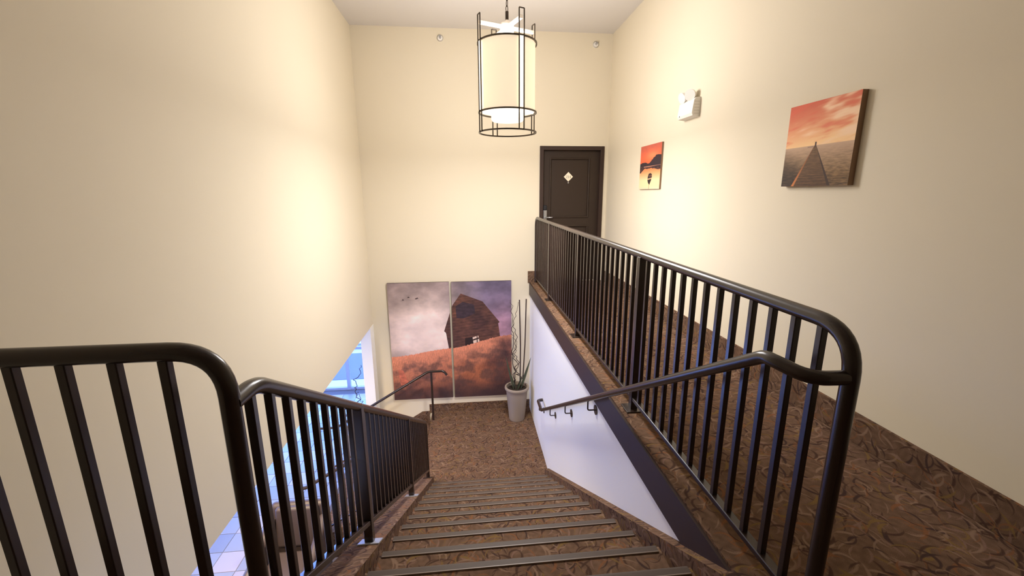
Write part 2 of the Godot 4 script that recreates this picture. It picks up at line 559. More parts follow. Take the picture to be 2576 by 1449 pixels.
# ------------------------------------------------------------------ stairs
func upper_stairs() -> void:
	var t := thing("staircase", "carpeted flight with rubber nosings running down to the landing", "stairs", Vector3(0, LAND, NOSE1), "", "structure")
	var o := -t.position
	var x0 := -0.57; var x1 := 0.98
	var tread_st := new_st()
	# one tread, its nosing tip at the origin of z, top at y 0
	var prof := PackedVector2Array([Vector2(0.03, -0.035), Vector2(0.006, -0.03), Vector2(0.0, -0.018), Vector2(0.006, -0.004), Vector2(0.016, 0.0), Vector2(RUN + 0.035, 0.0), Vector2(RUN + 0.035, -0.035)])
	prism(tread_st, prof, Vector3(x0, 0, 0), Vector3(0, 0, 1), Vector3.UP, Vector3(x1 - x0, 0, 0))
	var tread := tread_st.commit()
	var st := new_st()
	prism(st, PackedVector2Array([Vector2(-0.004, -0.022), Vector2(-0.003, -0.004), Vector2(0.004, 0.003), Vector2(0.012, 0.0045), Vector2(0.044, 0.0045), Vector2(0.044, -0.005), Vector2(0.01, -0.008), Vector2(0.004, -0.022)]), Vector3(x0 + 0.02, 0, 0), Vector3(0, 0, 1), Vector3.UP, Vector3(x1 - x0 - 0.04, 0, 0))
	var strip := st.commit()
	st = new_st()
	rbox(st, Vector3(x0 + 0.02, -0.002, 0.040), Vector3(x1 - 0.02, 0.0075, 0.048), 0.003)
	var ridge := st.commit()
	st = new_st()
	bx(st, Vector3(x0, -RISE - 0.0, 0.028), Vector3(x1, -0.03, 0.045))
	var riser := st.commit()
	for k in range(1, 14):
		var p := Vector3(0, RISE * k, RUN * (k - 1))
		inst("riser", riser, M.carpet, t, Transform3D(Basis(), p))
		if k == 13:
			continue
		var tr := inst("tread", tread, M.carpet, t, Transform3D(Basis(), p))
		var s := inst("nosing", strip, M.strip, tr)
		s.set_meta("label", "grey brown rubber nosing")
		inst("nosing_ridge", ridge, M.stripedge, tr)
	# the top nosing lies on the upper floor edge
	st = new_st()
	bx(st, Vector3(x0, RISE * 13 - 0.24, RUN * 12 + 0.0), Vector3(x1, RISE * 13, RUN * 12 + 0.03))
	obj("top_nosing", st, M.carpet, t)
	# curbs
	var zt := NOSE1 + (-LAND - 0.055) / RISE * RUN - RUN     # where the curb line reaches the floor
	for c in [[-0.735, -0.565, "left"], [0.975, XS, "right"]]:
		st = new_st()
		var za := NOSE1 - RUN * 0.86
		var poly := PackedVector2Array([Vector2(za, nose_y(za) + 0.055), Vector2(za, LAND - 0.02), Vector2(NOSE1 + 0.3, LAND - 0.25), Vector2(-1.2, nose_y(-1.2) - 0.42), Vector2(-1.2, -0.001), Vector2(zt, -0.001)])
		# curb with a rolled top edge: the main body and a rounded cap laid along the slope
		prism(st, poly, o + Vector3(c[0], 0, 0), Vector3(0, 0, 1), Vector3.UP, Vector3(c[1] - c[0], 0, 0))
		obj("curb", st, M.carpet, t)
	# underside
	st = new_st()
	prism(st, PackedVector2Array([Vector2(NOSE1 + 0.03, LAND - 0.02), Vector2(NOSE1 + 0.03, LAND - 0.25), Vector2(-1.2, nose_y(-1.2) - 0.45), Vector2(-1.2, nose_y(-1.2) - 0.22)]), o + Vector3(x0 - 0.14, 0, 0), Vector3(0, 0, 1), Vector3.UP, Vector3(x1 - x0 + 0.18, 0, 0))
	obj("soffit", st, M.white, t)

func lower_stairs() -> void:
	var t := thing("staircase", "lower carpeted flight turning left from the landing to the lobby", "stairs", Vector3(-0.74, LAND, -6.1), "", "structure")
	var o := -t.position
	for k in range(0, 6):
		var y := LAND - RISE * k
		var x := -0.74 - RUN * k
		var st := new_st()
		if k > 0:
			bx(st, o + Vector3(x - 0.005, y - 0.035, BACK + 0.012), o + Vector3(x + RUN + 0.04, y, -5.26))
			var tr := obj("tread", st, M.carpet, t)
			st = new_st()
			rbox(st, o + Vector3(x - 0.008, y - 0.02, BACK + 0.03), o + Vector3(x + 0.045, y + 0.005, -5.3), 0.004)
			obj("nosing", st, M.strip, tr)
		st = new_st()
		bx(st, o + Vector3(x + 0.012, y - RISE, BACK + 0.012), o + Vector3(x + 0.03, y - 0.01, -5.26))
		obj("riser", st, M.carpet, t)
	var st2 := new_st()
	var sl := RISE / RUN
	var xe := -0.74 - RUN * 5.9
	prism(st2, PackedVector2Array([Vector2(-0.70, LAND + 0.04), Vector2(-0.70, LAND - 0.25), Vector2(-1.2, LOB), Vector2(xe, LOB), Vector2(xe, LAND + (xe + 0.74) * sl + 0.05), Vector2(-0.76, LAND + 0.04)]), o + Vector3(0, 0, -5.28), Vector3.RIGHT, Vector3.UP, Vector3(0, 0, 0.14))
	obj("curb", st2, M.carpet, t)
	st2 = new_st()
	prism(st2, PackedVector2Array([Vector2(-0.79, LAND + 0.015), Vector2(-0.79, LAND - 0.3), Vector2(xe, LOB), Vector2(xe, LAND + (xe + 0.74) * sl + 0.1), Vector2(-0.92, LAND + 0.01)]), o + Vector3(0, 0, BACK), Vector3.RIGHT, Vector3.UP, Vector3(0, 0, 0.014))
	obj("skirt", st2, M.carpet, t)

# ------------------------------------------------------------------ lobby
func lobby() -> void:
	var st := new_st()
	bx(st, Vector3(-7.2, LOB - 0.2, -10.6), Vector3(XR, LOB - 0.006, 1.2))
	var f := struct("floor_lobby", st, M.grout, "pale glazed tile floor of the lobby below the left wall", "floor")
	var T := 0.343
	st = new_st()
	rbox(st, Vector3(-T / 2 + 0.003, -0.02, -T / 2 + 0.003), Vector3(T / 2 - 0.003, 0, T / 2 - 0.003), 0.003, Transform3D(), 1)
	var tm := st.commit()
	var rng := RandomNumberGenerator.new(); rng.seed = 11
	var x0 := -4.45
	var mats := [M.tile_a, M.tile_b, M.tile_a, M.tile_c]
	for j in 16:
		for i in 10:
			var p := Vector3(x0 + T * i, LOB, -10.2 + T * (j + 0.5))
			inst("tile", tm, mats[((i + j) % 2) + 2 * (rng.randi() % 2)], f, Transform3D(Basis(), p))
	st = new_st()
	bx(st, Vector3(-7.2, LOB - 0.006, -10.4), Vector3(x0 - T / 2, LOB, 1.0))
	bx(st, Vector3(x0 - T / 2, LOB - 0.006, -10.2 + 16 * T), Vector3(XS, LOB, 1.0))
	var rest := obj("tile_field", st, M.tile_a, f)
	rest.set_meta("kind", "stuff")
	# walls and ceiling of the lobby
	st = new_st()
	bx(st, Vector3(-7.2, -0.669, -10.6), Vector3(XL - 0.12, -0.45, 1.2))
	bx(st, Vector3(XL - 0.12, -0.669, -10.6), Vector3(XL + 0.4, -0.45, BACK - 0.25))
	var cl := struct("ceiling_lobby", st, M.white, "white ceiling of the lobby beyond the foot of the left wall", "ceiling")
	var glow := mat(c8(255, 250, 240), 0.8)
	glow.emission_enabled = true
	glow.emission = c8(255, 240, 220)
	glow.emission_energy_multiplier = 1.0
	for p in [Vector3(-2.6, -0.669, -2.9), Vector3(-2.6, -0.669, -4.4), Vector3(-4.5, -0.669, -9.0)]:  # panels out of view, placed to light the stair wall and the curb
		st = new_st()
		bx(st, p + Vector3(-0.3, -0.012, -0.3), p + Vector3(0.3, 0.002, 0.3))
		obj("unseen_light_panel", st, glow, cl)
		area("unseen_panel_light", p + Vector3(0, -0.02, 0), Vector3.DOWN, Vector2(0.58, 0.58), Color(1.0, 0.90, 0.74), 9.0 if p.z > -6.0 else 2.0, cl)
	st = new_st()
	bx(st, Vector3(XL, LOB, -10.6), Vector3(XL + 0.2, -0.45, BACK - 0.2))
	struct("wall_lobby_right", st, M.white, "white lobby wall behind the narrow pier", "wall")
	st = new_st()
	bx(st, Vector3(-7.2, LOB, 1.0), Vector3(XR, -0.24, 1.2))
	struct("wall_lobby_front", st, M.white, "white lobby wall below the head of the stairs", "wall")
	st = new_st()
	bx(st, Vector3(-7.2, LOB, -10.6), Vector3(-7.0, -0.45, -8.4))
	bx(st, Vector3(-7.2, LOB, -3.6), Vector3(-7.0, -0.45, 1.2))
	bx(st, Vector3(-7.2, -0.75, -8.4), Vector3(-7.0, -0.45, -3.6))
	struct("wall_lobby_left", st, M.white, "white lobby wall with the unseen side glazing", "wall")
	# glazing
	glazing("window_1", "street glazing at the back of the lobby seen beside the white pier", Vector3(XL, LOB, -10.5), Vector3.LEFT, 5.33, 1.52)
	glazing("window_2", "unseen side glazing of the lobby, placed to light its floor and the armchair", Vector3(-7.1, LOB, -8.4), Vector3.BACK, 4.8, 1.2)  # out of view, lets daylight in from the left of the lobby

func glazing(called: String, label: String, at: Vector3, along: Vector3, length: float, first: float) -> void:
	var w := thing(called, label, "window", at, "", "structure")
	var across := along.cross(Vector3.UP)
	var top := -0.72 - LOB
	var xf := Transform3D(Basis(along, Vector3.UP, across), Vector3.ZERO)
	var edges := [0.0, first]
	while edges[-1] + 1.4 < length: edges.append(edges[-1] + 1.0)
	edges.append(length)
	for i in edges.size():
		var st := new_st()
		bx(st, Vector3(edges[i] - 0.04, 0, -0.05), Vector3(edges[i] + 0.04, top, 0.05), xf)
		obj("mullion", st, M.alu, w)
	for y in [0.03, 1.13, top - 0.03]:
		var st := new_st()
		bx(st, Vector3(0, y - 0.03, -0.045), Vector3(length, y + 0.03, 0.045), xf)
		obj("transom", st, M.alu, w)
	for i in edges.size() - 1:
		for s in [[0.06, 1.10], [1.16, top - 0.06]]:
			var st := new_st()
			bx(st, Vector3(edges[i] + 0.04, s[0], -0.004), Vector3(edges[i + 1] - 0.04, s[1], 0.004), xf)
			obj("pane", st, M.glass, w)

func outside() -> void:
	var snow := mat(c8(240, 244, 252), 0.9)
	var asphalt := mat(c8(120, 124, 132), 0.9)
	var st := new_st()
	bx(st, Vector3(-30, LOB - 0.4, -40), Vector3(20, LOB - 0.12, -10.6))
	bx(st, Vector3(-30, LOB - 0.4, -10.6), Vector3(-7.2, LOB - 0.12, 10))
	struct("ground", st, snow, "snow-covered ground outside the lobby glazing", "ground")
	st = new_st()
	bx(st, Vector3(-20, LOB - 0.13, -13.35), Vector3(6, LOB - 0.1, -11.35))
	struct("road", st, asphalt, "shaded strip of cleared pavement outside the lobby glazing", "pavement")
	st = new_st()
	bx(st, Vector3(-20, LOB - 0.13, -14.05), Vector3(6, LOB - 0.02, -13.75))
	struct("kerb", st, asphalt, "low kerb beyond the cleared pavement outside", "kerb")

# ------------------------------------------------------------------ guards and handrails
func bar_mesh(w: float, len: float) -> Mesh:
	var st := new_st()
	rbox(st, Vector3(-w / 2, 0, -w / 2), Vector3(w / 2, len, w / 2), 0.003, Transform3D(), 1)
	return st.commit()

func plate_mesh(w: float) -> Mesh:
	var st := new_st()
	rbox(st, Vector3(-w / 2, 0, -w / 2), Vector3(w / 2, 0.009, w / 2), 0.003, Transform3D(), 1)
	return st.commit()

func guards() -> void:
	var R := 0.0245
	# corridor guard
	var g := thing("guard_railing", "long level dark brown guard railing along the corridor edge on the right", "railing", Vector3(RX, 0, -4.08), "dark brown guard railings")
	var o := -g.position
	var z0 := -1.065; var z1 := -7.045
	var st := new_st()
	tube(st, fillet([o + Vector3(RX, 0.0, z0), o + Vector3(RX, 1.10, z0), o + Vector3(RX, 1.10, z1), o + Vector3(RX, 0.0, z1)], 0.15, 10), R, 18)
	obj("top_rail", st, M.metal, g)
	st = new_st()
	rbox(st, o + Vector3(RX - 0.02, 0.07, z1), o + Vector3(RX + 0.02, 0.098, z0), 0.005)
	obj("bottom_rail", st, M.metal, g)
	var bal := bar_mesh(0.025, 1.0)
	var posts := [-2.64, -4.215, -5.79]
	var z := z0 - 0.125
	var zs := []
	while z > z1 + 0.06:
		var near_post := false
		for p in posts:
			if absf(p - z) < 0.052: near_post = true
		if not near_post: zs.append(z)
		z -= 0.1125
	for q in zs:
		inst("baluster", bal, M.metal, g, Transform3D(Basis(), o + Vector3(RX, 0.092, q)))
	var pm := bar_mesh(0.05, 1.09)
	var pl := plate_mesh(0.13)
	for p in posts:
		inst("post", pm, M.metal, g, Transform3D(Basis(), o + Vector3(RX, 0.0, p)))
		inst("base_plate", pl, M.metal, g, Transform3D(Basis(), o + Vector3(RX, 0.0, p)))
	inst("base_plate", pl, M.metal, g, Transform3D(Basis(), o + Vector3(RX, 0.0, z0)))
	# level guard on the left
	var zg := -1.088
	g = thing("guard_railing", "short level dark brown guard railing in the left foreground", "railing", Vector3(-1.15, 0, zg), "dark brown guard railings")
	o = -g.position
	st = new_st()
	tube(st, fillet([o + Vector3(XL + 0.002, 1.112, zg), o + Vector3(-0.638, 1.112, zg), o + Vector3(-0.638, 0.0, zg)], 0.13, 10), R, 18)
	obj("top_rail", st, M.metal, g)
	st = new_st()
	rbox(st, o + Vector3(XL, 0.07, zg - 0.02), o + Vector3(-0.64, 0.098, zg + 0.02), 0.005)
	obj("bottom_rail", st, M.metal, g)
	var x := -0.778
	while x > XL + 0.05:
		inst("baluster", bal, M.metal, g, Transform3D(Basis(), o + Vector3(x, 0.095, zg)))
		x -= 0.1175
	inst("base_plate", pl, M.metal, g, Transform3D(Basis(), o + Vector3(-0.638, 0.0, zg)))
	# sloped guard
	g = thing("stair_railing", "sloping dark brown balustrade down the left side of the stairs", "railing", Vector3(GX, LAND, -3.1))
	o = -g.position
	var top := func(zz: float) -> float: return 0.965 + 0.617 * (zz + 1.21)
	var bot := func(zz: float) -> float: return -0.345 + 0.605 * (zz + 2.13)
	var ze := -5.04
	st = new_st()
	tube(st, fillet([o + Vector3(GX - 0.005, 0.962, zg), o + Vector3(GX, 0.965, -1.2), o + Vector3(GX, top.call(ze), ze), o + Vector3(GX, nose_y(ze) + 0.05, ze)], 0.09, 8), R, 18)
	obj("top_rail", st, M.metal, g)
	st = new_st()
	var za := -1.22
	var L := Vector2(za - ze, bot.call(za) - bot.call(ze)).length()
	var ang := atan2(bot.call(za) - bot.call(ze), za - ze)
	rbox(st, Vector3(-0.02, -0.014, 0), Vector3(0.02, 0.014, L), 0.005, Transform3D(Basis(Vector3.RIGHT, -ang), o + Vector3(GX, bot.call(ze), ze)))
	obj("bottom_rail", st, M.metal, g)
	var sp := [-2.18, -3.70]
	z = -1.165
	var n := 0
	while z > ze + 0.05:
		var near_post := false
		for p in sp:
			if absf(p - z) < 0.05: near_post = true
		if not near_post:
			var yb: float = bot.call(z)
			if z > za: yb = bot.call(za)
			inst("baluster", bar_mesh(0.025, top.call(minf(z, -1.21)) - yb - 0.0), M.metal, g, Transform3D(Basis(), o + Vector3(GX, yb, z)))
		z -= 0.1085
	for p in sp:
		var yb := nose_y(p) + 0.058
		inst("post", bar_mesh(0.05, top.call(p) - yb), M.metal, g, Transform3D(Basis(), o + Vector3(GX, yb, p)))
	for p in [-2.18, -3.70, ze]:
		inst("base_plate", plate_mesh(0.125), M.alu if p > -4 else M.metal, g, Transform3D(Basis(Vector3.RIGHT, -atan(RISE / RUN)), o + Vector3(GX, nose_y(p) + 0.054, p)))  # upper two plates paler, their bluish daylight reflection put into the colour
	# handrail on the right wall of the stairs
	var hx := 0.962
	var hy := func(zz: float) -> float: return 0.972 + 0.5945 * (zz + 1.215)
	g = thing("handrail", "dark brown handrail on brackets down the white wall right of the stairs", "handrail", Vector3(hx, 0, -3.3))
	o = -g.position
	st = new_st()
	tube(st, fillet([o + Vector3(RX - 0.015, 0.956, -1.066), o + Vector3(1.005, 0.956, -1.072), o + Vector3(hx, 0.974, -1.17), o + Vector3(hx, 0.972, -1.215), o + Vector3(hx, hy.call(-5.40), -5.40), o + Vector3(hx, hy.call(-5.40) + 0.0, -5.69), o + Vector3(XS - 0.004, hy.call(-5.40) + 0.0, -5.70)], 0.06, 7), 0.0225, 18)
	obj("rail", st, M.metal, g)
	for b in [-3.17, -3.975, -4.77, -5.58]:
		var y: float = hy.call(maxf(b, -5.40))
		st = new_st()
		tube(st, fillet([o + Vector3(hx, y - 0.01, b), o + Vector3(hx, y - 0.105, b), o + Vector3(XS - 0.002, y - 0.105, b)], 0.02, 5), 0.0065, 10)
		var br := obj("bracket", st, M.metal, g)
		st = new_st()
		tube(st, [o + Vector3(XS - 0.008, y - 0.105, b), o + Vector3(XS + 0.001, y - 0.105, b)], 0.042, 24)
		obj("wall_plate", st, M.metal, br)
	# handrail of the lower flight in front of the barn picture
	g = thing("handrail", "dark handrail on a post in front of the barn picture above the lower flight", "handrail", Vector3(-0.7, LAND, -6.79))
	o = -g.position
	var hz := -6.79
	st = new_st()
	tube(st, fillet([o + Vector3(-0.435, -1.525, hz + 0.02), o + Vector3(-0.49, -1.455, hz), o + Vector3(-0.75, -1.455, hz), o + Vector3(-2.35, -1.455 - 1.6 * 0.595, hz), o + Vector3(-2.62, -1.455 - 1.6 * 0.595, hz)], 0.05, 6), 0.021, 14)
	obj("rail", st, M.metal, g)
	st = new_st()
	rbox(st, o + Vector3(-0.717, LAND, hz - 0.018), o + Vector3(-0.683, -1.46, hz + 0.018), 0.004)
	obj("post", st, M.metal, g)
	st = new_st()
	rbox(st, o + Vector3(-2.517, LOB, hz - 0.018), o + Vector3(-2.483, -1.455 - 1.6 * 0.595, hz + 0.018), 0.004)
	obj("post", st, M.metal, g)
	# guard on the near side of the lower flight
	g = thing("stair_railing", "open railing with two sloping bars on the near side of the lower flight", "railing", Vector3(-1.6, LOB, -5.2))
	o = -g.position
	var ly := func(xx: float) -> float: return -1.918 + 0.596 * (xx + 1.534)
	st = new_st()
	tube(st, fillet([o + Vector3(GX - 0.02, ly.call(-0.80), -5.06), o + Vector3(-0.80, ly.call(-0.80), -5.2), o + Vector3(-2.28, ly.call(-2.28), -5.2), o + Vector3(-2.36, ly.call(-2.28), -5.2)], 0.05, 6), R, 14)
	obj("top_rail", st, M.metal, g)
	st = new_st()
	tube(st, [o + Vector3(-0.80, ly.call(-0.80) - 0.79, -5.2), o + Vector3(-2.20, ly.call(-2.20) - 0.79, -5.2)], 0.013, 10)
	obj("bottom_rail", st, M.metal, g)
	for px in [-0.80, -1.30, -2.20]:
		var yb: float = LAND + (px + 0.74) * RISE / RUN + 0.045
		yb = minf(yb, LAND + 0.04)
		st = new_st()
		rbox(st, o + Vector3(px - 0.019, yb, -5.219), o + Vector3(px + 0.019, ly.call(px), -5.181), 0.004)
		obj("post", st, M.metal, g)

# ------------------------------------------------------------------ pendant lamp
func pendant() -> void:
	var F := 1.27                       # the cage is 0.6 m across
	var c := Vector3(0.438, 0, -4.7)
	var t := thing("pendant_lamp", "large cylindrical pendant lamp in a dark wire cage with a glowing drum shade", "lamp", c + Vector3(0, 2.122, 0))
	t.scale = Vector3(F, F, F)
	var o := Vector3(0, -1.99, 0)
	var ceil_y := 1.99 + (CEIL - 2.122) / F
	var shade := mat(c8(250, 232, 196), 0.9)
	shade.emission_enabled = true
	shade.emission = c8(255, 235, 208)
	shade.emission_energy_multiplier = 0.68
	var bright := mat(c8(255, 250, 240), 0.9)
	bright.emission_enabled = true
	bright.emission = c8(255, 246, 232)
	bright.emission_energy_multiplier = 1.0
	var lit_white := mat(c8(238, 226, 210), 0.5)
	lit_white.emission_enabled = true
	lit_white.emission = c8(255, 236, 214)
	lit_white.emission_energy_multiplier = 0.25  # faint glow stands in for lamp light falling on these white parts
	var st := new_st()
	lathe(st, [[0.2255, 2.158], [0.2255, 2.665], [0.2225, 2.665], [0.2225, 2.158], [0.2255, 2.158]], o, 48)
	obj("shade", st, shade, t)
	st = new_st()
	lathe(st, [[0.0, 2.166], [0.221, 2.166], [0.221, 2.172], [0.0, 2.172]], o, 48)
	obj("diffuser", st, bright, t)
	st = new_st()
	lathe(st, [[0.0, 2.085], [0.125, 2.085], [0.135, 2.10], [0.135, 2.125], [0.125, 2.14], [0.0, 2.14]], o, 36)
	obj("lens_disc", st, bright, t)
	st = new_st()
	lathe(st, [[0.0, 2.655], [0.20, 2.655], [0.20, 2.66], [0.0, 2.66]], o, 36)
	obj("top_diffuser", st, lit_white, t)
	for k in 3:
		var a := TAU * k / 3 + 0.4
		st = new_st()
		tube(st, [o + Vector3(cos(a) * 0.1, 2.135, sin(a) * 0.1), o + Vector3(cos(a) * 0.1, 2.168, sin(a) * 0.1)], 0.003, 8)
		obj("stem", st, lit_white, t)
	for y in [2.665, 2.150, 1.995]:
		st = new_st()
		var r0 := 0.236; var h := 0.0055
		lathe(st, [[r0 - 0.005, y - h], [r0 + 0.005, y - h], [r0 + 0.005, y + h], [r0 - 0.005, y + h], [r0 - 0.005, y - h]], o, 56)
		obj("ring", st, M.bronze, t)
	# four double uprights with arms to the hub
	var yaw := atan2(c.x, -c.z)
	for k in 4:
		var a := deg_to_rad(90.0 - 27.0 - 90.0 * k) + yaw      # from x towards z, the viewer's side being +z
		var e := Vector3(cos(a), 0, sin(a))
		var s := Vector3(-sin(a), 0, cos(a))
		st = new_st()
		var p0 := o + e * 0.243 - s * 0.0215
		var p1 := o + e * 0.243 + s * 0.0215
		tube(st, fillet([p0 + Vector3(0, 1.99, 0), p0 + Vector3(0, 2.845, 0), p1 + Vector3(0, 2.845, 0), p1 + Vector3(0, 1.99, 0)], 0.004, 3), 0.005, 8)
		obj("upright", st, M.bronze, t)
		st = new_st()
		var bs := Basis(e, Vector3.UP, e.cross(Vector3.UP))
		rbox(st, Vector3(0.04, 2.775, -0.012), Vector3(0.243, 2.80, 0.012), 0.004, Transform3D(bs, o))
		obj("arm", st, lit_white, t)
		st = new_st()
		rbox(st, Vector3(0.238, 2.158, -0.017), Vector3(0.242, 2.66, 0.017), 0.001, Transform3D(bs, o), 1)
		obj("bright_strip", st, bright, t)  # bright strip between the two rods, glowing like the diffuser
	st = new_st()
	lathe(st, [[0.0, 2.69], [0.05, 2.69], [0.055, 2.70], [0.055, 2.80], [0.05, 2.815], [0.02, 2.822], [0.012, 2.84], [0.012, 2.845], [0.0, 2.845]], o, 28)
	obj("hub", st, lit_white, t)
	st = new_st()
	tube(st, [o + Vector3(0, 2.62, 0), o + Vector3(0, 2.70, 0)], 0.008, 10)
	obj("rod", st, lit_white, t)
	# the loop and chain up to the ceiling canopy
	st = new_st()
	tube(st, [o + Vector3(0, 2.84, 0), o + Vector3(0, 2.90, 0)], 0.013, 12)
	obj("loop", st, M.bronze, t)
	st = new_st()
	var loop := []
	for k in 17:
		var a := TAU * k / 16
		loop.append(Vector3(0.0095 * cos(a), 0.024 * sin(a), 0))
	tube(st, loop, 0.003, 7, false)
	var link := st.commit()
	var y := 2.918
	var i := 0
	while y < ceil_y - 0.03:
		inst("chain_link", link, M.bronze, t, Transform3D(Basis(Vector3.UP, PI / 2 * (i % 2) + 0.5), o + Vector3(0, y, 0)))
		y += 0.0405
		i += 1
	st = new_st()
	lathe(st, [[0.0, ceil_y - 0.03], [0.02, ceil_y - 0.03], [0.055, ceil_y - 0.015], [0.06, ceil_y + 0.001], [0.0, ceil_y + 0.001]], o, 28)
	obj("canopy", st, M.bronze, t)
	# the lamp's light: outward all round the drum, down from the lens, up from the top
	var warm := Color(1.0, 0.985, 0.985)
	for k in 6:
		var a := TAU * k / 6 + 0.2
		var e := Vector3(cos(a), 0, sin(a))
		area("drum_light", o + e * 0.262 + Vector3(0, 2.41, 0), e, Vector2(0.22, 0.46) * F, warm, 1.62, t)
	area("down_light", o + Vector3(0, 1.98, 0), Vector3.DOWN, Vector2(0.3, 0.3) * F, warm, 11.5, t)
	area("up_light", o + Vector3(0, 2.67, 0), Vector3.UP, Vector2(0.24, 0.24) * F, warm, 1.5, t)

# ------------------------------------------------------------------ door
func corridor_door() -> void:
	var x0 := 1.186; var x1 := 2.262; var yt := 2.25
	var d := thing("door_1", "dark brown panelled room door at the far end of the corridor", "door", Vector3((x0 + x1) / 2, 0, BACK), "", "structure")
	var o := -d.position
	var st := new_st()
	var fw := 0.062
	for s in [[Vector3(x0, 0, BACK - 0.15), Vector3(x0 + fw, yt, BACK + 0.018)], [Vector3(x1 - fw, 0, BACK - 0.15), Vector3(x1, yt, BACK + 0.018)], [Vector3(x0 + fw, yt - fw, BACK - 0.15), Vector3(x1 - fw, yt, BACK + 0.016)]]:
		rbox(st, o + s[0], o + s[1], 0.004)
	obj("frame", st, M.frame, d)
	var zl := BACK - 0.06       # face of the leaf
	var l0 := x0 + fw; var l1 := x1 - fw; var lt := yt - fw
	var leaf := new_st()
	# stiles and rails round two sunk panels
	var px0 := 1.375; var px1 := 2.035
	var rows := [[0.25, 0.95], [1.10, 2.06]]
	bx(leaf, o + Vector3(l0, 0.006, zl - 0.04), o + Vector3(px0, lt, zl))
	bx(leaf, o + Vector3(px1, 0.006, zl - 0.04), o + Vector3(l1, lt, zl))
	bx(leaf, o + Vector3(px0, 0.006, zl - 0.04), o + Vector3(px1, rows[0][0], zl))
	bx(leaf, o + Vector3(px0, rows[0][1], zl - 0.04), o + Vector3(px1, rows[1][0], zl))
	bx(leaf, o + Vector3(px0, rows[1][1], zl - 0.04), o + Vector3(px1, lt, zl))
	var lf := obj("leaf", leaf, M.door, d)
	for r in rows:
		st = new_st()
		bx(st, o + Vector3(px0, r[0], zl - 0.035), o + Vector3(px1, r[1], zl - 0.018))
		obj("panel", st, M.door, lf)
		st = new_st()
		for e in [[Vector3(px0, r[0], 0), Vector3(px0, r[1], 0)], [Vector3(px1, r[0], 0), Vector3(px1, r[1], 0)], [Vector3(px0, r[0], 0), Vector3(px1, r[0], 0)], [Vector3(px0, r[1], 0), Vector3(px1, r[1], 0)]]:
			tube(st, [o + e[0] + Vector3(0, 0, zl - 0.004), o + e[1] + Vector3(0, 0, zl - 0.004)], 0.016, 8)
		obj("moulding", st, M.door, lf)
	# backing so that no light comes round the leaf
	st = new_st()
	bx(st, o + Vector3(l0 - 0.02, 0, BACK - 0.2), o + Vector3(l1 + 0.02, lt + 0.02, zl - 0.05))
	obj("backing", st, M.black, d)
	# lever and card lock
	st = new_st()
	rbox(st, o + Vector3(1.258, 1.215, zl), o + Vector3(1.325, 1.305, zl + 0.03), 0.02)
	var lk := obj("lock_head", st, M.black, d)
	st = new_st()
	rbox(st, o + Vector3(1.262, 1.045, zl), o + Vector3(1.322, 1.222, zl + 0.022), 0.008)
	obj("lock_plate", st, M.steel, lk)
	st = new_st()
	tube(st, [o + Vector3(1.295, 1.10, zl + 0.02), o + Vector3(1.295, 1.10, zl + 0.06), o + Vector3(1.41, 1.10, zl + 0.06)], 0.011, 10)
	obj("lever", st, M.steel, d)
	st = new_st()
	tube(st, [o + Vector3(1.684, 1.672, zl - 0.02), o + Vector3(1.684, 1.672, zl + 0.003)], 0.012, 14)
	obj("peephole", st, M.steel, d)
	# number plate
	var s := thing("room_sign", "cream diamond plate with the number 214 on the dark door", "sign", Vector3(1.686, 1.768, zl - 0.018))
	st = new_st()
	var rr := 0.078
	prism(st, PackedVector2Array([Vector2(-rr, 0), Vector2(0, -rr), Vector2(rr, 0), Vector2(0, rr)]), Vector3(0, 0, 0), Vector3.RIGHT, Vector3.UP, Vector3(0, 0, 0.006))
	obj("plate", st, mat(c8(250, 240, 214), 0.6), s)
	var tm := TextMesh.new()
	var sf := SystemFont.new(); sf.font_names = PackedStringArray(["Droid Serif"])
	tm.font = sf
	tm.text = "214"
	tm.font_size = 32
	tm.pixel_size = 0.0016
	tm.depth = 0.001
	var ti := MeshInstance3D.new()
	ti.name = "number"
	ti.mesh = tm
	ti.material_override = mat(c8(104, 84, 62), 0.7)
	ti.position = Vector3(0, -0.001, 0.0065)
	s.add_child(ti)

# ------------------------------------------------------------------ pictures
func framed(called: String, label: String, group: String, at: Vector3, right: Vector3, w: float, h: float, depth: float, tex: Texture2D, edge: Material) -> void:
	var t := thing(called, label, "picture", at, group)
	var n := right.cross(Vector3.UP)
	var st := new_st()
	bx(st, Vector3(-w / 2, -h / 2, 0), Vector3(w / 2, h / 2, depth), Transform3D(Basis(right, Vector3.UP, n), Vector3.ZERO))
	obj("canvas_body", st, edge, t)
	st = new_st()
	var e := 0.0015
	var a := -right * w / 2 + Vector3.UP * h / 2 + n * (depth + e)
	var b := right * w / 2 + Vector3.UP * h / 2 + n * (depth + e)
	var c := right * w / 2 - Vector3.UP * h / 2 + n * (depth + e)
	var d := -right * w / 2 - Vector3.UP * h / 2 + n * (depth + e)
	quad(st, a, b, c, d, n)
	# thin print wrapped a little round the edge
	obj("print", st, print_mat(tex), t)

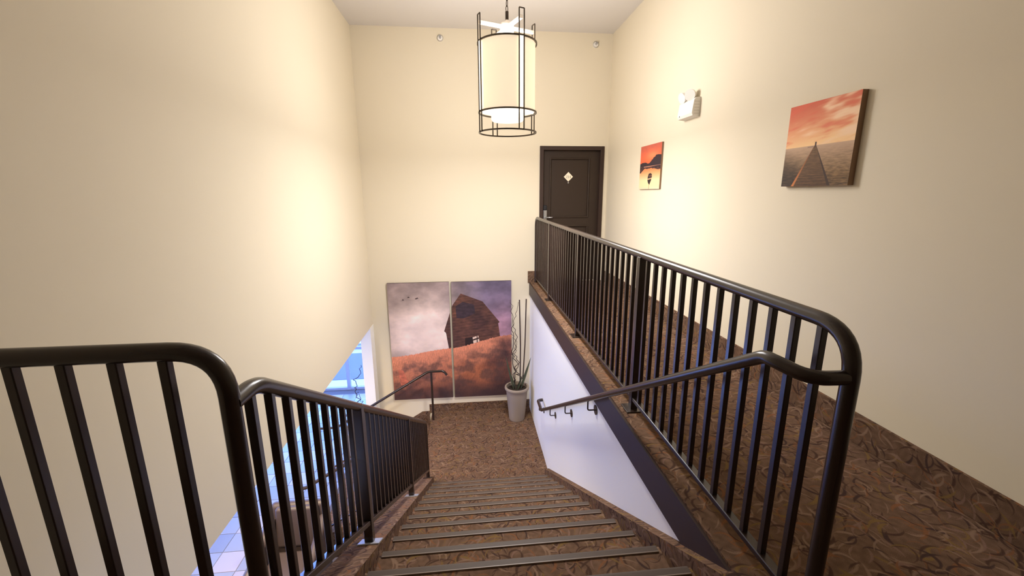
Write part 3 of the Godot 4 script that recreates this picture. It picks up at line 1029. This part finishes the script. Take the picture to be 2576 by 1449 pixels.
func pictures() -> void:
	var dark := mat(c8(70, 56, 56), 0.8)
	framed("picture", "left half of the barn picture, pale glowing sky over orange grass", "two halves of the barn picture", Vector3(-0.875, -1.022, BACK - 0.0), Vector3.RIGHT, 1.03, 2.125, 0.035, barn_texture(0.0, 0.494), dark)
	framed("picture", "right half of the barn picture showing most of the dark barn", "two halves of the barn picture", Vector3(0.190, -1.026, BACK - 0.0), Vector3.RIGHT, 1.03, 2.125, 0.035, barn_texture(0.51, 1.0), dark)
	framed("picture", "square canvas of a boardwalk running to the sea at sunset, nearest on the right wall", "sunset canvases", Vector3(XR, 1.811, -2.682), Vector3(0, 0, 1), 0.556, 0.54, 0.037, pier_texture(), M.canvas_edge)
	framed("picture", "canvas of a dark boat on an orange lake near the corridor door", "sunset canvases", Vector3(XR, 1.819, -5.335), Vector3(0, 0, 1), 0.62, 0.545, 0.022, boat_texture(), M.canvas_edge)

# ------------------------------------------------------------------ wall fittings
func fittings() -> void:
	var t := thing("emergency_light", "white emergency light with two lamp heads high on the right wall", "light", Vector3(XR, 2.3, -4.42))
	var st := new_st()
	# body: a case whose front leans, deeper at the bottom
	prism(st, PackedVector2Array([Vector2(0.0, -0.055), Vector2(0.075, -0.045), Vector2(0.085, -0.02), Vector2(0.07, 0.105), Vector2(0.045, 0.125), Vector2(0.0, 0.13)]), Vector3(0, 0, -0.15), Vector3.LEFT, Vector3.UP, Vector3(0, 0, 0.30))
	obj("case", st, M.plastic, t)
	st = new_st()
	for k in 5:
		bx(st, Vector3(-0.066 + k * 0.0, -0.03 + k * 0.028, 0.1505), Vector3(-0.012, -0.022 + k * 0.028, 0.1515))
	var v := obj("vent", st, mat(c8(222, 217, 208), 0.6), t)
	v.set_meta("kind", "stuff")
	for s in [-0.085, 0.06]:
		var hp := Vector3(-0.06, 0.165, s)
		st = new_st()
		tube(st, [Vector3(-0.045, 0.115, s), hp], 0.014, 10)
		var hd := obj("lamp_neck", st, M.plastic, t)
		st = new_st()
		var dirn := Vector3(-0.75, -0.25, 0.55 if s > 0 else 0.1).normalized()
		tube(st, [hp - dirn * 0.035, hp - dirn * 0.03, hp - dirn * 0.005, hp + dirn * 0.03], [0.02, 0.032, 0.05, 0.055], 22)
		obj("lamp_head", st, M.plastic, hd)
	st = new_st()
	tube(st, [Vector3(-0.076, -0.02, -0.10), Vector3(-0.087, -0.02, -0.10)], 0.006, 10)
	obj("test_button", st, M.black, t)
	# sprinkler heads on the end wall
	for q in [[Vector3(-0.354, 3.788, BACK), "white sprinkler rose on the end wall left of the pendant lamp"], [Vector3(2.056, 3.768, BACK), "white sprinkler rose high on the end wall above the door"]]:
		t = thing("sprinkler", q[1], "sprinkler", q[0], "sprinkler roses on the end wall")
		st = new_st()
		tube(st, [Vector3(0, 0, -0.002), Vector3(0, 0, 0.006), Vector3(0, 0, 0.012)], [0.05, 0.05, 0.036], 28)
		obj("rose", st, M.plastic, t)
		st = new_st()
		tube(st, [Vector3(0, 0.004, 0.010), Vector3(0, 0.004, 0.05)], 0.016, 16)
		obj("head", st, M.steel, t)
		st = new_st()
		rbox(st, Vector3(-0.018, 0.014, 0.045), Vector3(0.018, 0.018, 0.075), 0.002)
		obj("deflector", st, M.steel, t)

# ------------------------------------------------------------------ plants
func twig(st: SurfaceTool, a: Vector3, b: Vector3, wob: float, r: float, seed_: int, n := 34) -> void:
	var nx := noise(seed_, 2.6, 2); var nz := noise(seed_ + 50, 2.6, 2)
	var pts := []; var rr := []
	for i in n:
		var t := i / float(n - 1)
		var env_ := minf(1.0, t * 5.0)
		var p := a.lerp(b, t)
		p.x += wob * env_ * (nx.get_noise_1d(t * 3.4) + 0.22 * sin(t * 19.0 + seed_))
		p.z += wob * env_ * (nz.get_noise_1d(t * 3.4))
		pts.append(p); rr.append(r * (1.0 - 0.6 * t))
	tube(st, pts, rr, 7)

func leaf(st: SurfaceTool, a: Vector3, b: Vector3, w: float, bend: Vector3) -> void:
	var n := 10
	var side := (b - a).cross(Vector3(0.2, 0.1, 1)).normalized()
	var prev := []
	for i in n + 1:
		var t := i / float(n)
		var p := a.lerp(b, t) + bend * sin(t * PI * 0.5) * t
		var hw := w * (sin(PI * pow(t * 0.93 + 0.05, 0.8)) * 0.9 + 0.12 * (1 - t))
		var fold := side.cross((b - a).normalized()) * hw * 0.5
		var now := [p - side * hw + fold, p, p + side * hw + fold]
		if i > 0:
			for k in 2:
				var nn: Vector3 = (prev[k + 1] - prev[k]).cross(now[k] - prev[k]).normalized()
				var th := nn * 0.0012
				quad(st, prev[k] + th, prev[k + 1] + th, now[k + 1] + th, now[k] + th, nn)
				quad(st, prev[k] - th, prev[k + 1] - th, now[k + 1] - th, now[k] - th, -nn)
		prev = now

func plants() -> void:
	var clay := mat(c8(152, 137, 121), 0.6)
	var soil := mat(c8(48, 36, 30), 0.95)
	var bark := mat(c8(64, 46, 40), 0.7)
	var green := mat(c8(78, 84, 66), 0.5)
	# on the landing
	var t := thing("potted_plant", "tall taupe pot of dark curly twigs and bamboo canes on the landing corner", "plant", Vector3(0.756, LAND, -6.68))
	var st := new_st()
	lathe(st, [[0.0, 0.0], [0.13, 0.0], [0.136, 0.012], [0.185, 0.545], [0.187, 0.555], [0.205, 0.57], [0.212, 0.59], [0.207, 0.612], [0.193, 0.622], [0.178, 0.612], [0.172, 0.55], [0.0, 0.55]], Vector3.ZERO, 40)
	obj("pot", st, clay, t)
	st = new_st()
	lathe(st, [[0.173, 0.56], [0.08, 0.572], [0.0, 0.578]], Vector3.ZERO, 28)
	obj("soil", st, soil, t)
	var c0 := Vector3(0.03, 0.56, 0.0)
	var tips := [[Vector3(-0.085, 2.148, 0), 0.04, 0.0085, 4], [Vector3(0.0, 2.10, -0.02), 0.07, 0.0085, 9]]
	for q in tips:
		st = new_st()
		twig(st, c0 + Vector3(-0.06 + q[0].x * 0.2, 0, 0.02), q[0], q[1] * 1.1, q[2], q[3])
		obj("twig", st, bark, t)
	st = new_st()
	twig(st, c0 + Vector3(0.02, 0, 0.04), Vector3(-0.05, 1.55, 0.0), 0.085, 0.008, 23)
	obj("twig", st, bark, t)
	for q in [[Vector3(0.06, 0.56, -0.03), Vector3(0.048, 2.145, -0.02)], [Vector3(0.10, 0.56, -0.03), Vector3(0.166, 2.148, -0.05)]]:
		st = new_st()
		tube(st, [q[0], q[0].lerp(q[1], 0.5) + Vector3(0.012, 0, 0), q[1]], 0.0105, 9)
		obj("cane", st, bark, t)
	for q in [[Vector3(-0.06, 0.56, 0.03), Vector3(-0.175, 1.19, 0.05), 0.018, Vector3(-0.02, 0, 0)], [Vector3(0.06, 0.56, 0.02), Vector3(0.215, 1.14, 0.02), 0.024, Vector3(0.025, 0, 0)], [Vector3(0.0, 0.56, 0.05), Vector3(0.05, 0.86, 0.09), 0.022, Vector3(0.03, 0, 0.02)], [Vector3(-0.02, 0.56, 0.04), Vector3(-0.12, 0.98, 0.02), 0.009, Vector3(-0.03, 0, 0)]]:
		st = new_st()
		leaf(st, q[0], q[1], q[2], q[3])
		obj("leaf", st, green, t)
	# in the lobby beyond the lower flight
	t = thing("potted_plant", "tall dark curly twigs standing in the lobby before the street glazing", "plant", Vector3(-2.28, LOB, -7.45))
	st = new_st()
	lathe(st, [[0.0, 0.0], [0.13, 0.0], [0.136, 0.012], [0.185, 0.545], [0.205, 0.57], [0.207, 0.612], [0.193, 0.622], [0.178, 0.612], [0.172, 0.55], [0.0, 0.55]], Vector3.ZERO, 32)
	obj("pot", st, clay, t)
	var ends := [Vector3(0.27, 1.95, 0.1), Vector3(0.10, 1.2, 0.15), Vector3(0.2, 1.35, 0.0), Vector3(-0.08, 1.0, 0.1)]
	for i in ends.size():
		st = new_st()
		twig(st, Vector3(0.03 * (i - 1.5), 0.54, 0.03), ends[i], 0.12, 0.012, 60 + i * 7)
		obj("twig", st, bark, t)

# ------------------------------------------------------------------ armchair
func armchair() -> void:
	var hide := mat(c8(66, 54, 52), 0.5)
	var pipe := mat(c8(84, 70, 68), 0.5)
	var t := thing("armchair", "brown upholstered club armchair on the lobby tiles below the railing", "armchair", Vector3(-2.34, LOB, -4.52))
	t.rotation.y = 0.0
	var st := new_st()
	rbox(st, Vector3(-0.30, 0.08, -0.45), Vector3(0.30, 0.30, 0.40), 0.03)
	obj("base", st, hide, t)
	st = new_st()
	rbox(st, Vector3(-0.275, 0.29, -0.33), Vector3(0.275, 0.46, 0.44), 0.055, Transform3D(), 4)
	obj("seat_cushion", st, hide, t)
	st = new_st()
	rbox(st, Vector3(-0.36, 0.10, -0.13), Vector3(0.36, 0.97, 0.0), 0.06, Transform3D(Basis(Vector3.RIGHT, -0.14), Vector3(0, 0.02, -0.40)), 4)
	var bk := obj("backrest", st, hide, t)
	st = new_st()
	rbox(st, Vector3(-0.27, 0.40, -0.02), Vector3(0.27, 0.95, 0.07), 0.045, Transform3D(Basis(Vector3.RIGHT, -0.14), Vector3(0, 0.02, -0.40)), 4)
	obj("back_cushion", st, hide, bk)
	for s in [-1, 1]:
		st = new_st()
		# arm: rises towards the back, rolled top
		prism(st, PackedVector2Array([Vector2(-0.46, 0.08), Vector2(0.42, 0.08), Vector2(0.44, 0.52), Vector2(0.40, 0.57), Vector2(0.0, 0.62), Vector2(-0.30, 0.72), Vector2(-0.50, 0.80)]), Vector3(0.285 * s - (0.0 if s > 0 else 0.10), 0, 0), Vector3(0, 0, 1), Vector3.UP, Vector3(0.10, 0, 0))
		var arm := obj("arm", st, hide, t)
		st = new_st()
		var ax: float = 0.335 * s
		tube(st, [Vector3(ax, 0.79, -0.49), Vector3(ax, 0.715, -0.30), Vector3(ax, 0.615, 0.0), Vector3(ax, 0.565, 0.38), Vector3(ax, 0.51, 0.43)], 0.058, 16)
		obj("arm_roll", st, hide, arm)
	for p in [Vector3(-0.26, 0, -0.38), Vector3(0.26, 0, -0.38), Vector3(-0.26, 0, 0.34), Vector3(0.26, 0, 0.34)]:
		st = new_st()
		tube(st, [p, p + Vector3(0, 0.09, 0)], [0.02, 0.028], 12)
		obj("leg", st, pipe, t)
